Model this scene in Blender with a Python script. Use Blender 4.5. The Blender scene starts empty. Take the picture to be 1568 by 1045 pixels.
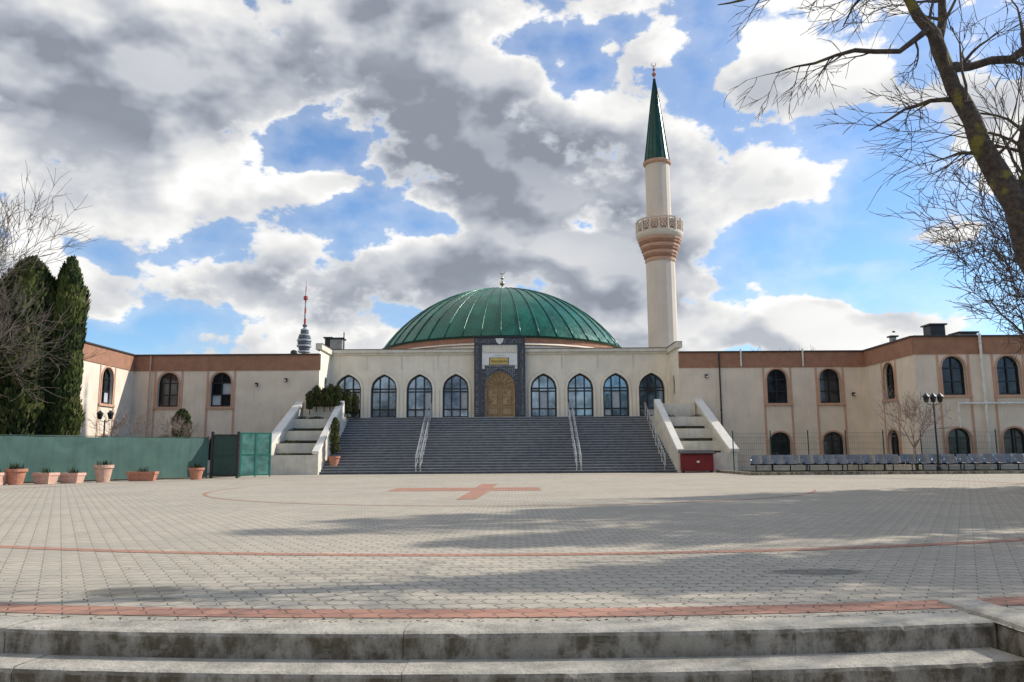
import bpy, math, random
from mathutils import Vector, Matrix
from mathutils.geometry import tessellate_polygon
R=math.radians
scene=bpy.context.scene
SUN_AZ=72; SUN_EL=34
CX=-0.9   # building axis

# ---------------------------------------------------------------- materials
def new_mat(name):
    m=bpy.data.materials.new(name); m.use_nodes=True
    nt=m.node_tree; b=nt.nodes["Principled BSDF"]
    return m,nt,b
def N(nt,t,**k):
    n=nt.nodes.new(t)
    for a,v in k.items(): setattr(n,a,v)
    return n
def M(nt,op,a,b=None,c=None,clamp=False):
    n=nt.nodes.new("ShaderNodeMath"); n.operation=op; n.use_clamp=clamp
    for i,x in enumerate((a,b,c)):
        if x is None: continue
        if isinstance(x,(int,float)): n.inputs[i].default_value=x
        else: nt.links.new(x,n.inputs[i])
    return n.outputs[0]
def MR(nt,x,a,b,c=0.,d=1.,smooth=True):
    n=nt.nodes.new("ShaderNodeMapRange")
    n.interpolation_type='SMOOTHSTEP' if smooth else 'LINEAR'
    nt.links.new(x,n.inputs[0])
    for i,v in enumerate((a,b,c,d)): n.inputs[i+1].default_value=v
    return n.outputs[0]
def MIX(nt,f,a,b,mode='MIX'):
    n=nt.nodes.new("ShaderNodeMix"); n.data_type='RGBA'; n.blend_type=mode
    for s,x in ((0,f),(6,a),(7,b)):
        if isinstance(x,(int,float)): n.inputs[s].default_value=x
        elif isinstance(x,(tuple,list)): n.inputs[s].default_value=(*x,1)
        else: nt.links.new(x,n.inputs[s])
    return n.outputs[2]
def noise(nt,vec,scale,detail=4,rough=.55,dist=0):
    n=nt.nodes.new("ShaderNodeTexNoise"); n.inputs["Scale"].default_value=scale
    n.inputs["Detail"].default_value=detail; n.inputs["Roughness"].default_value=rough
    n.inputs["Distortion"].default_value=dist
    if vec is not None: nt.links.new(vec,n.inputs["Vector"])
    return n.outputs["Fac"]
def objco(nt,scale=None):
    tc=nt.nodes.new("ShaderNodeTexCoord"); o=tc.outputs["Object"]
    if scale:
        mp=nt.nodes.new("ShaderNodeMapping"); mp.inputs["Scale"].default_value=scale
        nt.links.new(o,mp.inputs[0]); o=mp.outputs[0]
    return o
def bump(nt,b,h,strength=.3,dist=.02):
    n=nt.nodes.new("ShaderNodeBump"); n.inputs["Strength"].default_value=strength
    n.inputs["Distance"].default_value=dist
    nt.links.new(h,n.inputs["Height"]); nt.links.new(n.outputs[0],b.inputs["Normal"])
def simple(name,col,rough=.7,metal=0,var=.15,vs=3,streak=0,bmp=.1,bs=40,spec=.4):
    m,nt,b=new_mat(name)
    o=objco(nt); n1=noise(nt,o,vs,4)
    f=MR(nt,n1,.3,.7)
    c=MIX(nt,f,tuple(x*(1-var) for x in col),tuple(min(1,x*(1+var)) for x in col))
    if streak:
        o2=objco(nt,(5,5,.35)); n2=noise(nt,o2,1.3,4,.6)
        s=MR(nt,n2,.5,.8,0,streak)
        c=MIX(nt,s,c,tuple(x*.5 for x in col))
    nt.links.new(c,b.inputs["Base Color"])
    b.inputs["Roughness"].default_value=rough; b.inputs["Metallic"].default_value=metal
    b.inputs["Specular IOR Level"].default_value=spec
    if bmp: bump(nt,b,noise(nt,o,bs,2),bmp,.01)
    return m

CREAM=simple("stucco_cream",(.80,.725,.59),.85,var=.06,vs=1.2,streak=.32,bs=60)
WING=simple("stucco_beige",(.74,.63,.505),.85,var=.07,vs=.8,streak=.25,bs=60)
WHITE=simple("white_plaster",(.76,.72,.64),.8,var=.06,vs=2,streak=.4)
TERRA=simple("terracotta_band",(.34,.17,.105),.8,var=.12,vs=2,streak=.2)
PINK=simple("terracotta_trim",(.54,.325,.225),.8,var=.08,vs=3)
PARAPET=simple("grey_cream_stone",(.66,.61,.51),.8,var=.1,vs=1.5,streak=.45)
GUTTER=simple("gutter_brown",(.05,.038,.035),.5)
BLACK=simple("black_frame",(.018,.018,.02),.4,bmp=0)
STEEL=simple("stainless_steel",(.55,.56,.57),.35,.8,bmp=0)
PIPEW=simple("pipe_white",(.7,.68,.63),.5,bmp=0)
ROOF=simple("roof_gravel",(.3,.29,.27),.9)
WOOD=simple("door_wood",(.40,.27,.14),.6,var=.2,vs=6)
WOODD=simple("door_wood_carved",(.29,.185,.09),.6,var=.25,vs=9)
DARKST=simple("dark_granite",(.045,.05,.062),.35,var=.3,vs=12)
MARBLE=simple("white_marble",(.72,.72,.70),.4,var=.08,vs=2)
GOLD=simple("gold_lettering",(.60,.44,.13),.5,.0,bmp=0)
SILVER=simple("finial_metal",(.45,.38,.27),.3,.9,bmp=0)
SOIL=simple("soil",(.06,.045,.03),.95,bs=20,bmp=.5)
POT=simple("terracotta_pot",(.44,.19,.12),.8,var=.15,vs=8)
POTL=simple("pale_pot",(.55,.34,.26),.8,var=.15,vs=8)
BARK=simple("bark",(.085,.068,.055),.9,var=.4,vs=9,bmp=.8,bs=30)
BARKG=simple("bark_grey",(.12,.095,.08),.9,var=.3,vs=6)
BARKL=simple("bark_pale",(.28,.21,.18),.9,var=.3,vs=6)
RED=simple("dark_red_paint",(.17,.012,.015),.5,var=.1)
DGREEN=simple("dark_green_paint",(.015,.05,.04),.45)
GREENF=simple("green_metal_frame",(.02,.17,.12),.45)
SEAT=simple("seat_metal",(.22,.225,.235),.45,.4,bmp=0)
DARKM=simple("dark_metal",(.03,.031,.034),.45,.3,bmp=0)
GRASS=simple("grass_dry",(.08,.075,.035),.95,var=.4,vs=5,bmp=.8,bs=25)

def mossy_bark():
    m,nt,b=new_mat("mossy_bark"); o=objco(nt)
    n1=noise(nt,o,4,5); n2=noise(nt,o,14,5,.7)
    c=MIX(nt,MR(nt,n2,.3,.7),(.030,.022,.018),(.10,.077,.063))
    c=MIX(nt,MR(nt,n1,.54,.66,0,.75),c,(.20,.18,.03))
    nt.links.new(c,b.inputs["Base Color"]); b.inputs["Roughness"].default_value=.95
    bump(nt,b,n2,1,.03); return m
MOSS=mossy_bark()

def glass(name,col,met,rough=.06):
    m,nt,b=new_mat(name); o=objco(nt)
    c=MIX(nt,MR(nt,noise(nt,o,.9,2),.35,.65),tuple(x*.45 for x in col),col)
    nt.links.new(c,b.inputs["Base Color"]); b.inputs["Metallic"].default_value=met
    b.inputs["Roughness"].default_value=rough
    bump(nt,b,noise(nt,o,1.5,2),.08,.05); return m
GLASS=glass("window_glass",(.27,.36,.45),.8)
GLASSD=glass("window_glass_dark",(.06,.065,.08),.6)
CURT=simple("pale_curtain",(.42,.46,.50),.7,var=.1,vs=2)

def dome_mat(name="dome_green_copper",base=(.012,.105,.066)):
    m,nt,b=new_mat(name); o=objco(nt)
    n1=noise(nt,o,.7,5); n2=noise(nt,objco(nt,(3,3,.6)),1.5,5)
    c=MIX(nt,MR(nt,n1,.3,.7),tuple(x*.75 for x in base),tuple(x*1.35 for x in base))
    c=MIX(nt,MR(nt,n2,.5,.8,0,.3),c,(.07,.16,.12))
    nt.links.new(c,b.inputs["Base Color"])
    b.inputs["Metallic"].default_value=.25
    nt.links.new(MR(nt,n2,.3,.7,.24,.42),b.inputs["Roughness"])
    bump(nt,b,n1,.2,.05); return m
DOMEG=dome_mat(); SPIRE=dome_mat("spire_green",(.006,.05,.034))

def pavers(name,c1,c2,mortar,stain=False):
    m,nt,b=new_mat(name); o=objco(nt)
    s=N(nt,"ShaderNodeSeparateXYZ"); nt.links.new(o,s.inputs[0])
    x,y=s.outputs[0],s.outputs[1]
    px=M(nt,'PINGPONG',x,.1); py=M(nt,'PINGPONG',y,.0875)
    x2=M(nt,'ADD',x,M(nt,'MULTIPLY',py,.55)); y2=M(nt,'ADD',y,M(nt,'MULTIPLY',px,.42))
    cb=N(nt,"ShaderNodeCombineXYZ"); nt.links.new(x2,cb.inputs[0]); nt.links.new(y2,cb.inputs[1])
    br=N(nt,"ShaderNodeTexBrick"); nt.links.new(cb.outputs[0],br.inputs[0])
    br.inputs["Scale"].default_value=1; br.inputs["Brick Width"].default_value=.2
    br.inputs["Row Height"].default_value=.175; br.inputs["Mortar Size"].default_value=.0075
    br.inputs["Mortar Smooth"].default_value=.3
    br.inputs["Color1"].default_value=(*c1,1); br.inputs["Color2"].default_value=(*c2,1)
    br.inputs["Mortar"].default_value=(*mortar,1)
    n1=noise(nt,o,.35,5,.6); n2=noise(nt,o,2.3,5,.65); n3=noise(nt,o,60,2)
    c=MIX(nt,MR(nt,n1,.38,.68,0,.45),br.outputs[0],tuple(k*.62 for k in c1))
    c=MIX(nt,MR(nt,n2,.5,.75,0,.38),c,tuple(k*.52 for k in c2))
    c=MIX(nt,MR(nt,n3,.3,.7,0,.25),c,tuple(k*.7 for k in c1))
    n4=noise(nt,objco(nt,(.5,1,1)),.9,3,.5,1.0)
    c=MIX(nt,MR(nt,n4,.68,.76,0,.5),c,(.12,.12,.10))
    if stain:
        for (sx_,sy_,rx,ry) in ((-3.15,6.75,.45,.28),(-2.75,6.35,.28,.12),(2.9,7.6,.5,.22)):
            v=N(nt,"ShaderNodeVectorMath",operation='MULTIPLY_ADD'); nt.links.new(o,v.inputs[0])
            v.inputs[1].default_value=(1/rx,1/ry,0); v.inputs[2].default_value=(-sx_/rx,-sy_/ry,0)
            l=N(nt,"ShaderNodeVectorMath",operation='LENGTH'); nt.links.new(v.outputs[0],l.inputs[0])
            f=M(nt,'ADD',l.outputs["Value"],M(nt,'MULTIPLY',n2,1.6))
            c=MIX(nt,MR(nt,f,1.5,1.9,.6,0),c,(.06,.065,.055))
    nt.links.new(c,b.inputs["Base Color"]); b.inputs["Roughness"].default_value=.85
    b.inputs["Specular IOR Level"].default_value=.25
    h=M(nt,'ADD',M(nt,'MULTIPLY',br.outputs["Fac"],-1.0),M(nt,'ADD',M(nt,'MULTIPLY',n3,.3),M(nt,'MULTIPLY',n2,.8)))
    bump(nt,b,h,.6,.013); return m
PAVE=pavers("paver_grey",(.49,.435,.35),(.41,.37,.30),(.085,.075,.06),True)
PAVERF=pavers("paver_faded_red",(.46,.25,.18),(.40,.21,.15),(.10,.08,.07))

def concrete(name,col):
    m,nt,b=new_mat(name); o=objco(nt)
    n1=noise(nt,o,3,6,.65); n2=noise(nt,o,25,6,.7); n3=noise(nt,o,1.0,3)
    n4=noise(nt,objco(nt,(4,4,2.5)),1.5,6,.7)
    c=MIX(nt,MR(nt,n1,.35,.7),tuple(k*1.1 for k in col),tuple(k*.7 for k in col))
    c=MIX(nt,MR(nt,n2,.52,.75,0,.45),c,(.10,.09,.07))
    c=MIX(nt,MR(nt,n3,.58,.7,0,.3),c,(.12,.13,.07))
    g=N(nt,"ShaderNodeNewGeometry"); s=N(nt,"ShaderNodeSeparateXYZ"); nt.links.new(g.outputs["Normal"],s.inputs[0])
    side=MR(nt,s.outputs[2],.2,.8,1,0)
    c=MIX(nt,M(nt,'MULTIPLY',side,MR(nt,n4,.38,.62,.35,.98)),c,tuple(k*q for k,q in zip(col,(.22,.19,.15))))  # riser shade painted into upright faces, broken up by weathering streaks
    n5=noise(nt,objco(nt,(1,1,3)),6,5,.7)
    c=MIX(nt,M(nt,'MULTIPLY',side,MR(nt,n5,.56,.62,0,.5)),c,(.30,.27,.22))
    nt.links.new(c,b.inputs["Base Color"]); b.inputs["Roughness"].default_value=.9
    b.inputs["Specular IOR Level"].default_value=.2
    bump(nt,b,M(nt,'ADD',n2,M(nt,'MULTIPLY',n1,.8)),.9,.03); return m
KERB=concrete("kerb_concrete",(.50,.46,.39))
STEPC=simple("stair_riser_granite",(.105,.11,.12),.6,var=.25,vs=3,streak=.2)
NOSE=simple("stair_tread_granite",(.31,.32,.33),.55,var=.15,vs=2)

def tile_pattern():
    m,nt,b=new_mat("portal_mosaic"); o=objco(nt)
    v=N(nt,"ShaderNodeTexVoronoi"); v.inputs["Scale"].default_value=7; nt.links.new(o,v.inputs[0])
    v.inputs["Randomness"].default_value=.35
    c=MIX(nt,MR(nt,v.outputs["Distance"],.3,.42),(.22,.23,.25),(.04,.045,.06))
    nt.links.new(c,b.inputs["Base Color"]); b.inputs["Roughness"].default_value=.4; return m
MOSAIC=tile_pattern()

def leafmat(name,a,bb):
    m,nt,b=new_mat(name); o=objco(nt)
    c=MIX(nt,MR(nt,noise(nt,o,2.2,4),.35,.65),a,bb)
    nt.links.new(c,b.inputs["Base Color"]); b.inputs["Roughness"].default_value=.8
    b.inputs["Specular IOR Level"].default_value=.2
    return m
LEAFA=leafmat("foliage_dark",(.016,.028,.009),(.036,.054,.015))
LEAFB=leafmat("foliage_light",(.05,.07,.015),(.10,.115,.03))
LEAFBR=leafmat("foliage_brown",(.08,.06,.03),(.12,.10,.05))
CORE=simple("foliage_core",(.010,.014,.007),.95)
def tarp():
    m,nt,b=new_mat("green_tarp"); o=objco(nt)
    n1=noise(nt,o,.8,5,.6,.6); n2=noise(nt,objco(nt,(4,4,.4)),1.2,4)
    c=MIX(nt,MR(nt,n1,.25,.75),(.045,.10,.08),(.072,.150,.122))
    c=MIX(nt,MR(nt,n2,.45,.75,0,.4),c,(.028,.06,.05))
    nt.links.new(c,b.inputs["Base Color"]); b.inputs["Roughness"].default_value=.7
    bump(nt,b,n1,.3,.05); return m
TARP=tarp()

# ---------------------------------------------------------------- mesh builder
class MB:
    def __init__(s): s.v=[]; s.f=[]; s.m=[]; s.mats=[]
    def mi(s,mat):
        if mat not in s.mats: s.mats.append(mat)
        return s.mats.index(mat)
    def add(s,vs,fs,mat):
        o=len(s.v); s.v.extend([tuple(p) for p in vs]); i=s.mi(mat)
        for f in fs: s.f.append(tuple(o+k for k in f)); s.m.append(i)
    def box(s,x0,x1,y0,y1,z0,z1,mat):
        if x0>x1:x0,x1=x1,x0
        if y0>y1:y0,y1=y1,y0
        if z0>z1:z0,z1=z1,z0
        v=[(x0,y0,z0),(x1,y0,z0),(x1,y1,z0),(x0,y1,z0),(x0,y0,z1),(x1,y0,z1),(x1,y1,z1),(x0,y1,z1)]
        s.hexa(v,mat)
    def hexa(s,v,mat):
        s.add(v,[(0,3,2,1),(4,5,6,7),(0,1,5,4),(1,2,6,5),(2,3,7,6),(3,0,4,7)],mat)
    def bbox(s,x0,x1,y0,y1,z0,z1,mat,b=.02):
        rings=[]
        for (z,i) in ((z0,0),(z1-b,0),(z1,b)):
            a0,a1,c0,c1=x0+i,x1-i,y0+i,y1-i
            rings.append([(a0+b,c0,z),(a1-b,c0,z),(a1,c0+b,z),(a1,c1-b,z),(a1-b,c1,z),(a0+b,c1,z),(a0,c1-b,z),(a0,c0+b,z)])
        vs=sum(rings,[]); fs=[]
        for k in range(2):
            for j in range(8):
                fs.append((k*8+j,k*8+(j+1)%8,(k+1)*8+(j+1)%8,(k+1)*8+j))
        fs.append(tuple(range(16,24))); fs.append(tuple(reversed(range(8))))
        s.add(vs,fs,mat)
    def tube(s,pts,rad,n,mat,cap=True):
        vs=[];fs=[];P=[Vector(p) for p in pts]
        if not hasattr(rad,'__len__'): rad=[rad]*len(P)
        ref=None
        for i,p in enumerate(P):
            d=(P[min(i+1,len(P)-1)]-P[max(i-1,0)])
            if d.length<1e-9: d=Vector((0,0,1))
            d.normalize()
            if ref is None: ref=d.orthogonal().normalized()
            a=(ref-d*ref.dot(d))
            a=a.normalized() if a.length>1e-6 else d.orthogonal().normalized()
            ref=a; b=d.cross(a)
            for k in range(n):
                t=2*math.pi*k/n; vs.append(p+(a*math.cos(t)+b*math.sin(t))*rad[i])
        for i in range(len(P)-1):
            for k in range(n):
                fs.append((i*n+k,i*n+(k+1)%n,(i+1)*n+(k+1)%n,(i+1)*n+k))
        if cap: fs.append(tuple(range(n-1,-1,-1))); fs.append(tuple((len(P)-1)*n+k for k in range(n)))
        s.add(vs,fs,mat)
    def lathe(s,prof,n,c,mat,rot=0):
        vs=[];fs=[]
        for (r,z) in prof:
            for k in range(n):
                t=2*math.pi*(k+rot)/n; vs.append((c[0]+r*math.cos(t),c[1]+r*math.sin(t),c[2]+z))
        for i in range(len(prof)-1):
            for k in range(n):
                fs.append((i*n+k,i*n+(k+1)%n,(i+1)*n+(k+1)%n,(i+1)*n+k))
        fs.append(tuple(range(n-1,-1,-1))); fs.append(tuple((len(prof)-1)*n+k for k in range(n)))
        s.add(vs,fs,mat)
    def build(s,name,parent=None,smooth=False,loc=None,rot=0):
        me=bpy.data.meshes.new(name+"_mesh"); me.from_pydata(s.v,[],s.f)
        for m in s.mats: me.materials.append(m)
        me.polygons.foreach_set("material_index",s.m)
        if smooth: me.polygons.foreach_set("use_smooth",[True]*len(s.f))
        me.update()
        ob=bpy.data.objects.new(name,me); scene.collection.objects.link(ob)
        if loc: ob.location=loc
        if rot: ob.rotation_euler[2]=rot
        if parent: ob.parent=parent
        return ob
def empty(name,loc=(0,0,0)):
    e=bpy.data.objects.new(name,None); e.location=loc; scene.collection.objects.link(e); return e
def dup(ob,loc,rot=0,sc=1):
    o=bpy.data.objects.new(ob.name.split('.')[0],ob.data); scene.collection.objects.link(o)
    o.location=loc; o.rotation_euler[2]=rot; o.scale=(sc,sc,sc) if not hasattr(sc,'__len__') else sc
    return o

# ---------------------------------------------------------------- facades with real openings
def arch(cx,z0,w,zs,zt,k=1.0,n=9):
    h=w/2; L=[(cx-h,z0)]
    den=math.sqrt(1-(1-k)**2)
    up=[]
    for i in range(n+1):
        s=i/n
        up.append((cx-h*(1-s), zs+(zt-zs)*math.sqrt(max(0,1-(1-s*k)**2))/den))
    L+=up; L+=[(2*cx-x,z) for x,z in reversed(up[:-1])]
    L.append((cx+h,z0)); return L
class Frame:
    def __init__(s,o,U,Nn): s.o=Vector(o); s.U=Vector(U); s.N=Vector(Nn)
    def p(s,u,v,w=0): return s.o+s.U*u+Vector((0,0,v))+s.N*w
def fbox(mb,F,u0,u1,v0,v1,w0,w1,mat):
    c=[F.p(u0,v0,w0),F.p(u1,v0,w0),F.p(u1,v0,w1),F.p(u0,v0,w1),F.p(u0,v1,w0),F.p(u1,v1,w0),F.p(u1,v1,w1),F.p(u0,v1,w1)]
    mb.hexa(c,mat)
def wall(mb,F,u0,u1,v0,v1,holes,mat,depth=.3):
    outer=[Vector((u0,v0,0)),Vector((u1,v0,0)),Vector((u1,v1,0)),Vector((u0,v1,0))]
    loops=[outer]+[[Vector((a,b,0)) for a,b in h] for h in holes]
    tris=tessellate_polygon(loops); flat=sum(loops,[])
    mb.add([F.p(p.x,p.y) for p in flat],[tuple(t) for t in tris],mat)
    for h in holes:
        n=len(h); vs=[F.p(a,b) for a,b in h]+[F.p(a,b,-depth) for a,b in h]
        mb.add(vs,[(i,(i+1)%n,n+(i+1)%n,n+i) for i in range(n)],mat)
def trim(mb,F,lin,lout,proud,mat):
    n=len(lin); vs=[F.p(a,b,proud) for a,b in lin]+[F.p(a,b,proud) for a,b in lout]+[F.p(a,b,-.02) for a,b in lin]+[F.p(a,b,-.02) for a,b in lout]
    fs=[]
    for i in range(n-1):
        j=(i+1)%n
        fs+=[(i,j,n+j,n+i),(n+i,n+j,3*n+j,3*n+i),(i,2*n+i,2*n+j,j)]
    mb.add(vs,fs,mat)
gw=random.Random(17)
def window(mb,gb,F,cx,z0,w,zs,zt,k,gmat,cols=2,rows=(.45,),fr=BLACK,depth=.3,fw=.05,curt=0):
    L=arch(cx,z0,w,zs,zt,k)
    gb.add([F.p(a,b,-depth+.04) for a,b in L],[tuple(range(len(L)))],gmat)
    Li=arch(cx,z0+fw*1.6,w-fw*2.6,zs,zt-fw*1.5,k)
    n=len(L); vs=[F.p(a,b,-depth+.1) for a,b in L]+[F.p(a,b,-depth+.1) for a,b in Li]+[F.p(a,b,-depth+.04) for a,b in Li]
    fs=[]
    for i in range(n):
        j=(i+1)%n; fs+=[(i,j,n+j,n+i),(n+i,n+j,2*n+j,2*n+i)]
    mb.add(vs,fs,fr)
    for c in range(1,cols):
        u=cx-w/2+w*c/cols
        s=1-abs(u-cx)/(w/2); den=math.sqrt(1-(1-k)**2)
        top=zs+(zt-zs)*math.sqrt(max(0,1-(1-s*k)**2))/den
        fbox(mb,F,u-fw/2,u+fw/2,z0+.05,top-.05,-depth+.047,-depth+.12,fr)
    for r in rows+(1.0,):
        z=z0+(zs-z0)*r
        fbox(mb,F,cx-w/2+.06,cx+w/2-.06,z-fw/2,z+fw/2,-depth+.049,-depth+.115,fr)
    rr=(0,)+rows+(1.0,)
    for c in range(cols):
        for q in range(len(rr)-1):
            if gw.random()<curt:
                ua=cx-w/2+w*c/cols+.05; ub=cx-w/2+w*(c+1)/cols-.05
                za=z0+(zs-z0)*rr[q]+.05; zb_=z0+(zs-z0)*rr[q+1]-.04
                gb.add([F.p(ua,za,-depth+.043),F.p(ub,za,-depth+.043),F.p(ub,zb_,-depth+.043),F.p(ua,zb_,-depth+.043)],[(0,1,2,3)],CURT)

mosque=empty("mosque",(0,0,0))
WY=53.6; CY=57.0; RY=46.9; WT=8.1; HW=12.35; HS=25.1
LAND=3.78
cb=MB(); cg=MB(); ct=MB()
F=Frame((CX,CY,0),(1,0,0),(0,-1,0))
KP=.55
offs=[-11.05,-8.45,-5.85,-3.22,3.18,5.85,8.45,11.05]
holes=[arch(o,LAND+.02,1.9,5.95,7.02,KP) for o in offs]
wall(cb,F,-HW,HW,LAND-.5,8.42,holes,CREAM,.35)
for o in offs:
    window(ct,cg,F,o,LAND+.02,1.9,5.95,7.02,KP,GLASS,cols=3,rows=(.3,.9),depth=.35,fw=.095,curt=.22)
    trim(ct,F,arch(o,LAND+.02,1.9,5.95,7.02,KP),arch(o,LAND+.02,2.2,5.98,7.24,KP),.07,CREAM)
    trim(ct,F,arch(o,LAND+.02,2.2,5.98,7.24,KP),arch(o,LAND+.02,2.28,5.99,7.30,KP),.045,PARAPET)
for o in [-9.75,-7.15,-4.53,4.53,7.15,9.75]:
    fbox(ct,F,o-.05,o+.05,7.35,8.38,0,.03,PARAPET)
    fbox(ct,F,o-.13,o+.13,LAND,5.9,0,.04,CREAM)
fbox(ct,F,-HW+.003,HW-.003,8.42,8.58,-.3,.12,PARAPET)
fbox(ct,F,-HW+.003,HW-.003,8.58,8.80,-.3,.26,PARAPET)
fbox(ct,F,-HW+.003,HW-.003,8.80,8.84,-.32,.3,GUTTER)
cb.box(CX-HW-3,CX+HW+3,CY+.4,84,7.9,8.6,ROOF)
for sgn in (-1,1):
    x=CX+sgn*HW
    Fr=Frame((x,WY,0),(0,1,0),(-sgn,0,0))
    wall(cb,Fr,0,CY-WY,0,8.42,[arch(1.9,5.3,.7,6.3,6.7,.8)],CREAM,.2)
    window(ct,cg,Fr,1.9,5.3,.7,6.3,6.7,.8,GLASSD,cols=1,rows=(),depth=.2)
    fbox(ct,Fr,-.003,CY-WY,8.42,8.80,-.3,.14,PARAPET)
    fbox(ct,Fr,-.003,CY-WY,8.80,8.84,-.3,.18,GUTTER)
cb.build("centre_walls",mosque); cg.build("centre_glass",mosque); ct.build("centre_frames",mosque)

wb=MB(); wg=MB(); wt=MB()
def wing_face(F,u0,u1,wins,z_top=WT):
    hs=[]
    for u in wins:
        hs.append(arch(u,4.52,1.42,6.15,6.86,1.0)); hs.append(arch(u,.9,1.42,1.95,2.55,1.0))
    wall(wb,F,u0,u1,0,z_top-1.12,hs,WING,.28)
    fbox(wt,F,u0,u1,z_top-1.12,z_top-.07,-.3,.05,TERRA)
    fbox(wt,F,u0-.0,u1+.0,z_top-.07,z_top+.02,-.35,.14,GUTTER)
    for u in wins:
        window(wt,wg,F,u,4.52,1.42,6.15,6.86,1.0,GLASSD,cols=2,rows=(.5,),depth=.28,fw=.07,curt=.12)
        trim(wt,F,arch(u,4.52,1.42,6.15,6.86,1.0),arch(u,4.52,1.62,6.15,6.97,1.0),.05,PINK)
        fbox(wt,F,u-.98,u+.98,4.36,4.515,0,.11,PINK)
        for s_ in (-1,1):
            a,b=sorted((u+s_*.86,u+s_*.99))
            fbox(wt,F,a,b,4.517,z_top-1.123,0,.035,PINK)
            fbox(wt,F,a,b,0,4.358,0,.035,PINK)
        window(wt,wg,F,u,.9,1.42,1.95,2.55,1.0,GLASSD,cols=2,rows=(),depth=.28,fw=.07)
        trim(wt,F,arch(u,.9,1.42,1.95,2.55,1.0),arch(u,.9,1.62,1.95,2.66,1.0),.05,PINK)
    fbox(wt,F,u0,u1,0,.35,0,.04,PARAPET)
for sgn in (-1,1):
    Fw=Frame((CX,WY,0),(1,0,0),(0,-1,0))
    a,b=sorted((sgn*HW,sgn*HS))
    wing_face(Fw,a,b,[sgn*19.05,sgn*22.65])
    fr=Frame((CX+sgn*HS,RY,0),(0,1,0),(-sgn,0,0))
    wing_face(fr,0,WY-RY,[3.3])
    fp=Frame((CX+sgn*HS,RY,0),(1,0,0),(0,-1,0))
    us=[sgn*(2.3+3.3*i) for i in range(6)]
    a,b=sorted((0,sgn*22)); wing_face(fp,a,b,us)
    xa,xb=sorted((CX+sgn*(HW+.4),CX+sgn*HS)); wb.box(xa,xb,WY+.4,80,7.2,7.95,ROOF)
    xa,xb=sorted((CX+sgn*(HS+.4),CX+sgn*(HS+22))); wb.box(xa,xb,RY+.4,80,7.2,7.95,ROOF)
    wb.box(CX+sgn*(HS+21.9),CX+sgn*(HS+22),RY+.3,80,0,7.9,WING)
wb.box(CX-HS-22,CX+HS+22,80,80.3,0,8,WING)
def pipe(x,y,z0,z1,mat,r=.06):
    wt.tube([(x,y,z0),(x,y,z1)],r,8,mat)
    for z in (z0+.4,(z0+z1)/2,z1-.5): wt.tube([(x,y,z-.04),(x,y,z+.04)],r*1.35,8,mat)
pipe(CX+15.1,WY-.16,0.1,WT,DARKM,.055)
for u in (16.6,20.85): pipe(CX+u,WY-.16,WT-1.05,WT+.15,PIPEW,.05)
pipe(CX+HS+3.95,RY-.18,0,WT+.1,PIPEW,.08)
pipe(CX-23.9,WY-.16,.3,WT-.1,PINK,.05)
wt.tube([(CX+HS+2.3,RY-.22,4.0),(CX+HS+9,RY-.22,4.0)],.07,8,PIPEW)
wt.tube([(CX+HS+2.3,RY-.22,4.0),(CX+HS+2.3,RY-.22,2.6)],.05,8,PIPEW)
for (u,z) in ((-14.6,6.2),(-16.6,5.9),(14.2,6.3),(24.2,5.0)):
    Fw=Frame((CX,WY,0),(1,0,0),(0,-1,0)); fbox(wt,Fw,u-.09,u+.09,z,z+.22,0.0,.16,DARKM); fbox(wt,Fw,u-.05,u+.05,z+.02,z+.1,.161,.3,PIPEW)
wb.build("wing_walls",mosque); wg.build("wing_glass",mosque); wt.build("wing_trim",mosque)

rb=MB()
def chim(x,y,w,z0,z1,mat):
    rb.bbox(x-w/2,x+w/2,y,y+w,z0,z1,mat,.04); rb.box(x-w/2-.1,x+w/2+.1,y-.1,y+w+.1,z1,z1+.1,DARKM)
    for k in range(4): rb.box(x-w/2+.08,x+w/2-.08,y-.03,y-.002,z0+.3+k*.3,z0+.4+k*.3,DARKM)
chim(-13.6,60,.95,8,10.1,ROOF); chim(-14.3,60.3,.5,8,10.2,DARKM)
chim(28.6,52,1.0,7.9,9.6,DARKM); chim(31.2,53,1.2,7.9,9.2,ROOF); chim(25.6,52,.35,7.9,8.8,ROOF)
rb.tube([(-13.0,60,8),(-13.0,60,10.6)],.05,6,DARKM)
rb.tube([(-17.4,62,8),(-17.4,62,9.4)],.1,8,DARKM); rb.lathe([(.05,0),(.28,.05),(.25,.25),(.02,.35)],10,(-17.4,62,9.2),DARKM)
rb.build("roof_vents",mosque)

# --- dome (set back behind the facade)
db=MB(); DC=(CX+.05,69.0); DR=10.5; DZ=10.05; DH=5.65
Rs=(DR*DR+DH*DH)/(2*DH); NR=44
vs=[];fs=[];nl=22; nn=NR*4
a0=math.asin(min(1,DR/Rs))
for i in range(nl+1):
    a=a0*(1-i/nl)
    r0=Rs*math.sin(a); z=DZ+DH-Rs+Rs*math.cos(a)
    for k in range(nn):
        t=2*math.pi*k/nn
        r=r0*(1.0 if k%4==0 else (.9985 if k%2 else .998))
        vs.append((DC[0]+r*math.cos(t),DC[1]+r*math.sin(t),z))
for i in range(nl):
    for k in range(nn): fs.append((i*nn+k,i*nn+(k+1)%nn,(i+1)*nn+(k+1)%nn,(i+1)*nn+k))
db.add(vs,fs,DOMEG); d=db.build("dome_shell",mosque,smooth=True)
rbm=MB()
for k in range(NR):
    t=2*math.pi*k/NR; pts=[]
    for i in range(15):
        a=a0*(1-i/14*.985); r=(Rs+.03)*math.sin(a); z=DZ+DH-Rs+(Rs+.03)*math.cos(a)
        pts.append((DC[0]+r*math.cos(t),DC[1]+r*math.sin(t),z))
    rbm.tube(pts,.05,5,DOMEG)
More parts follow.
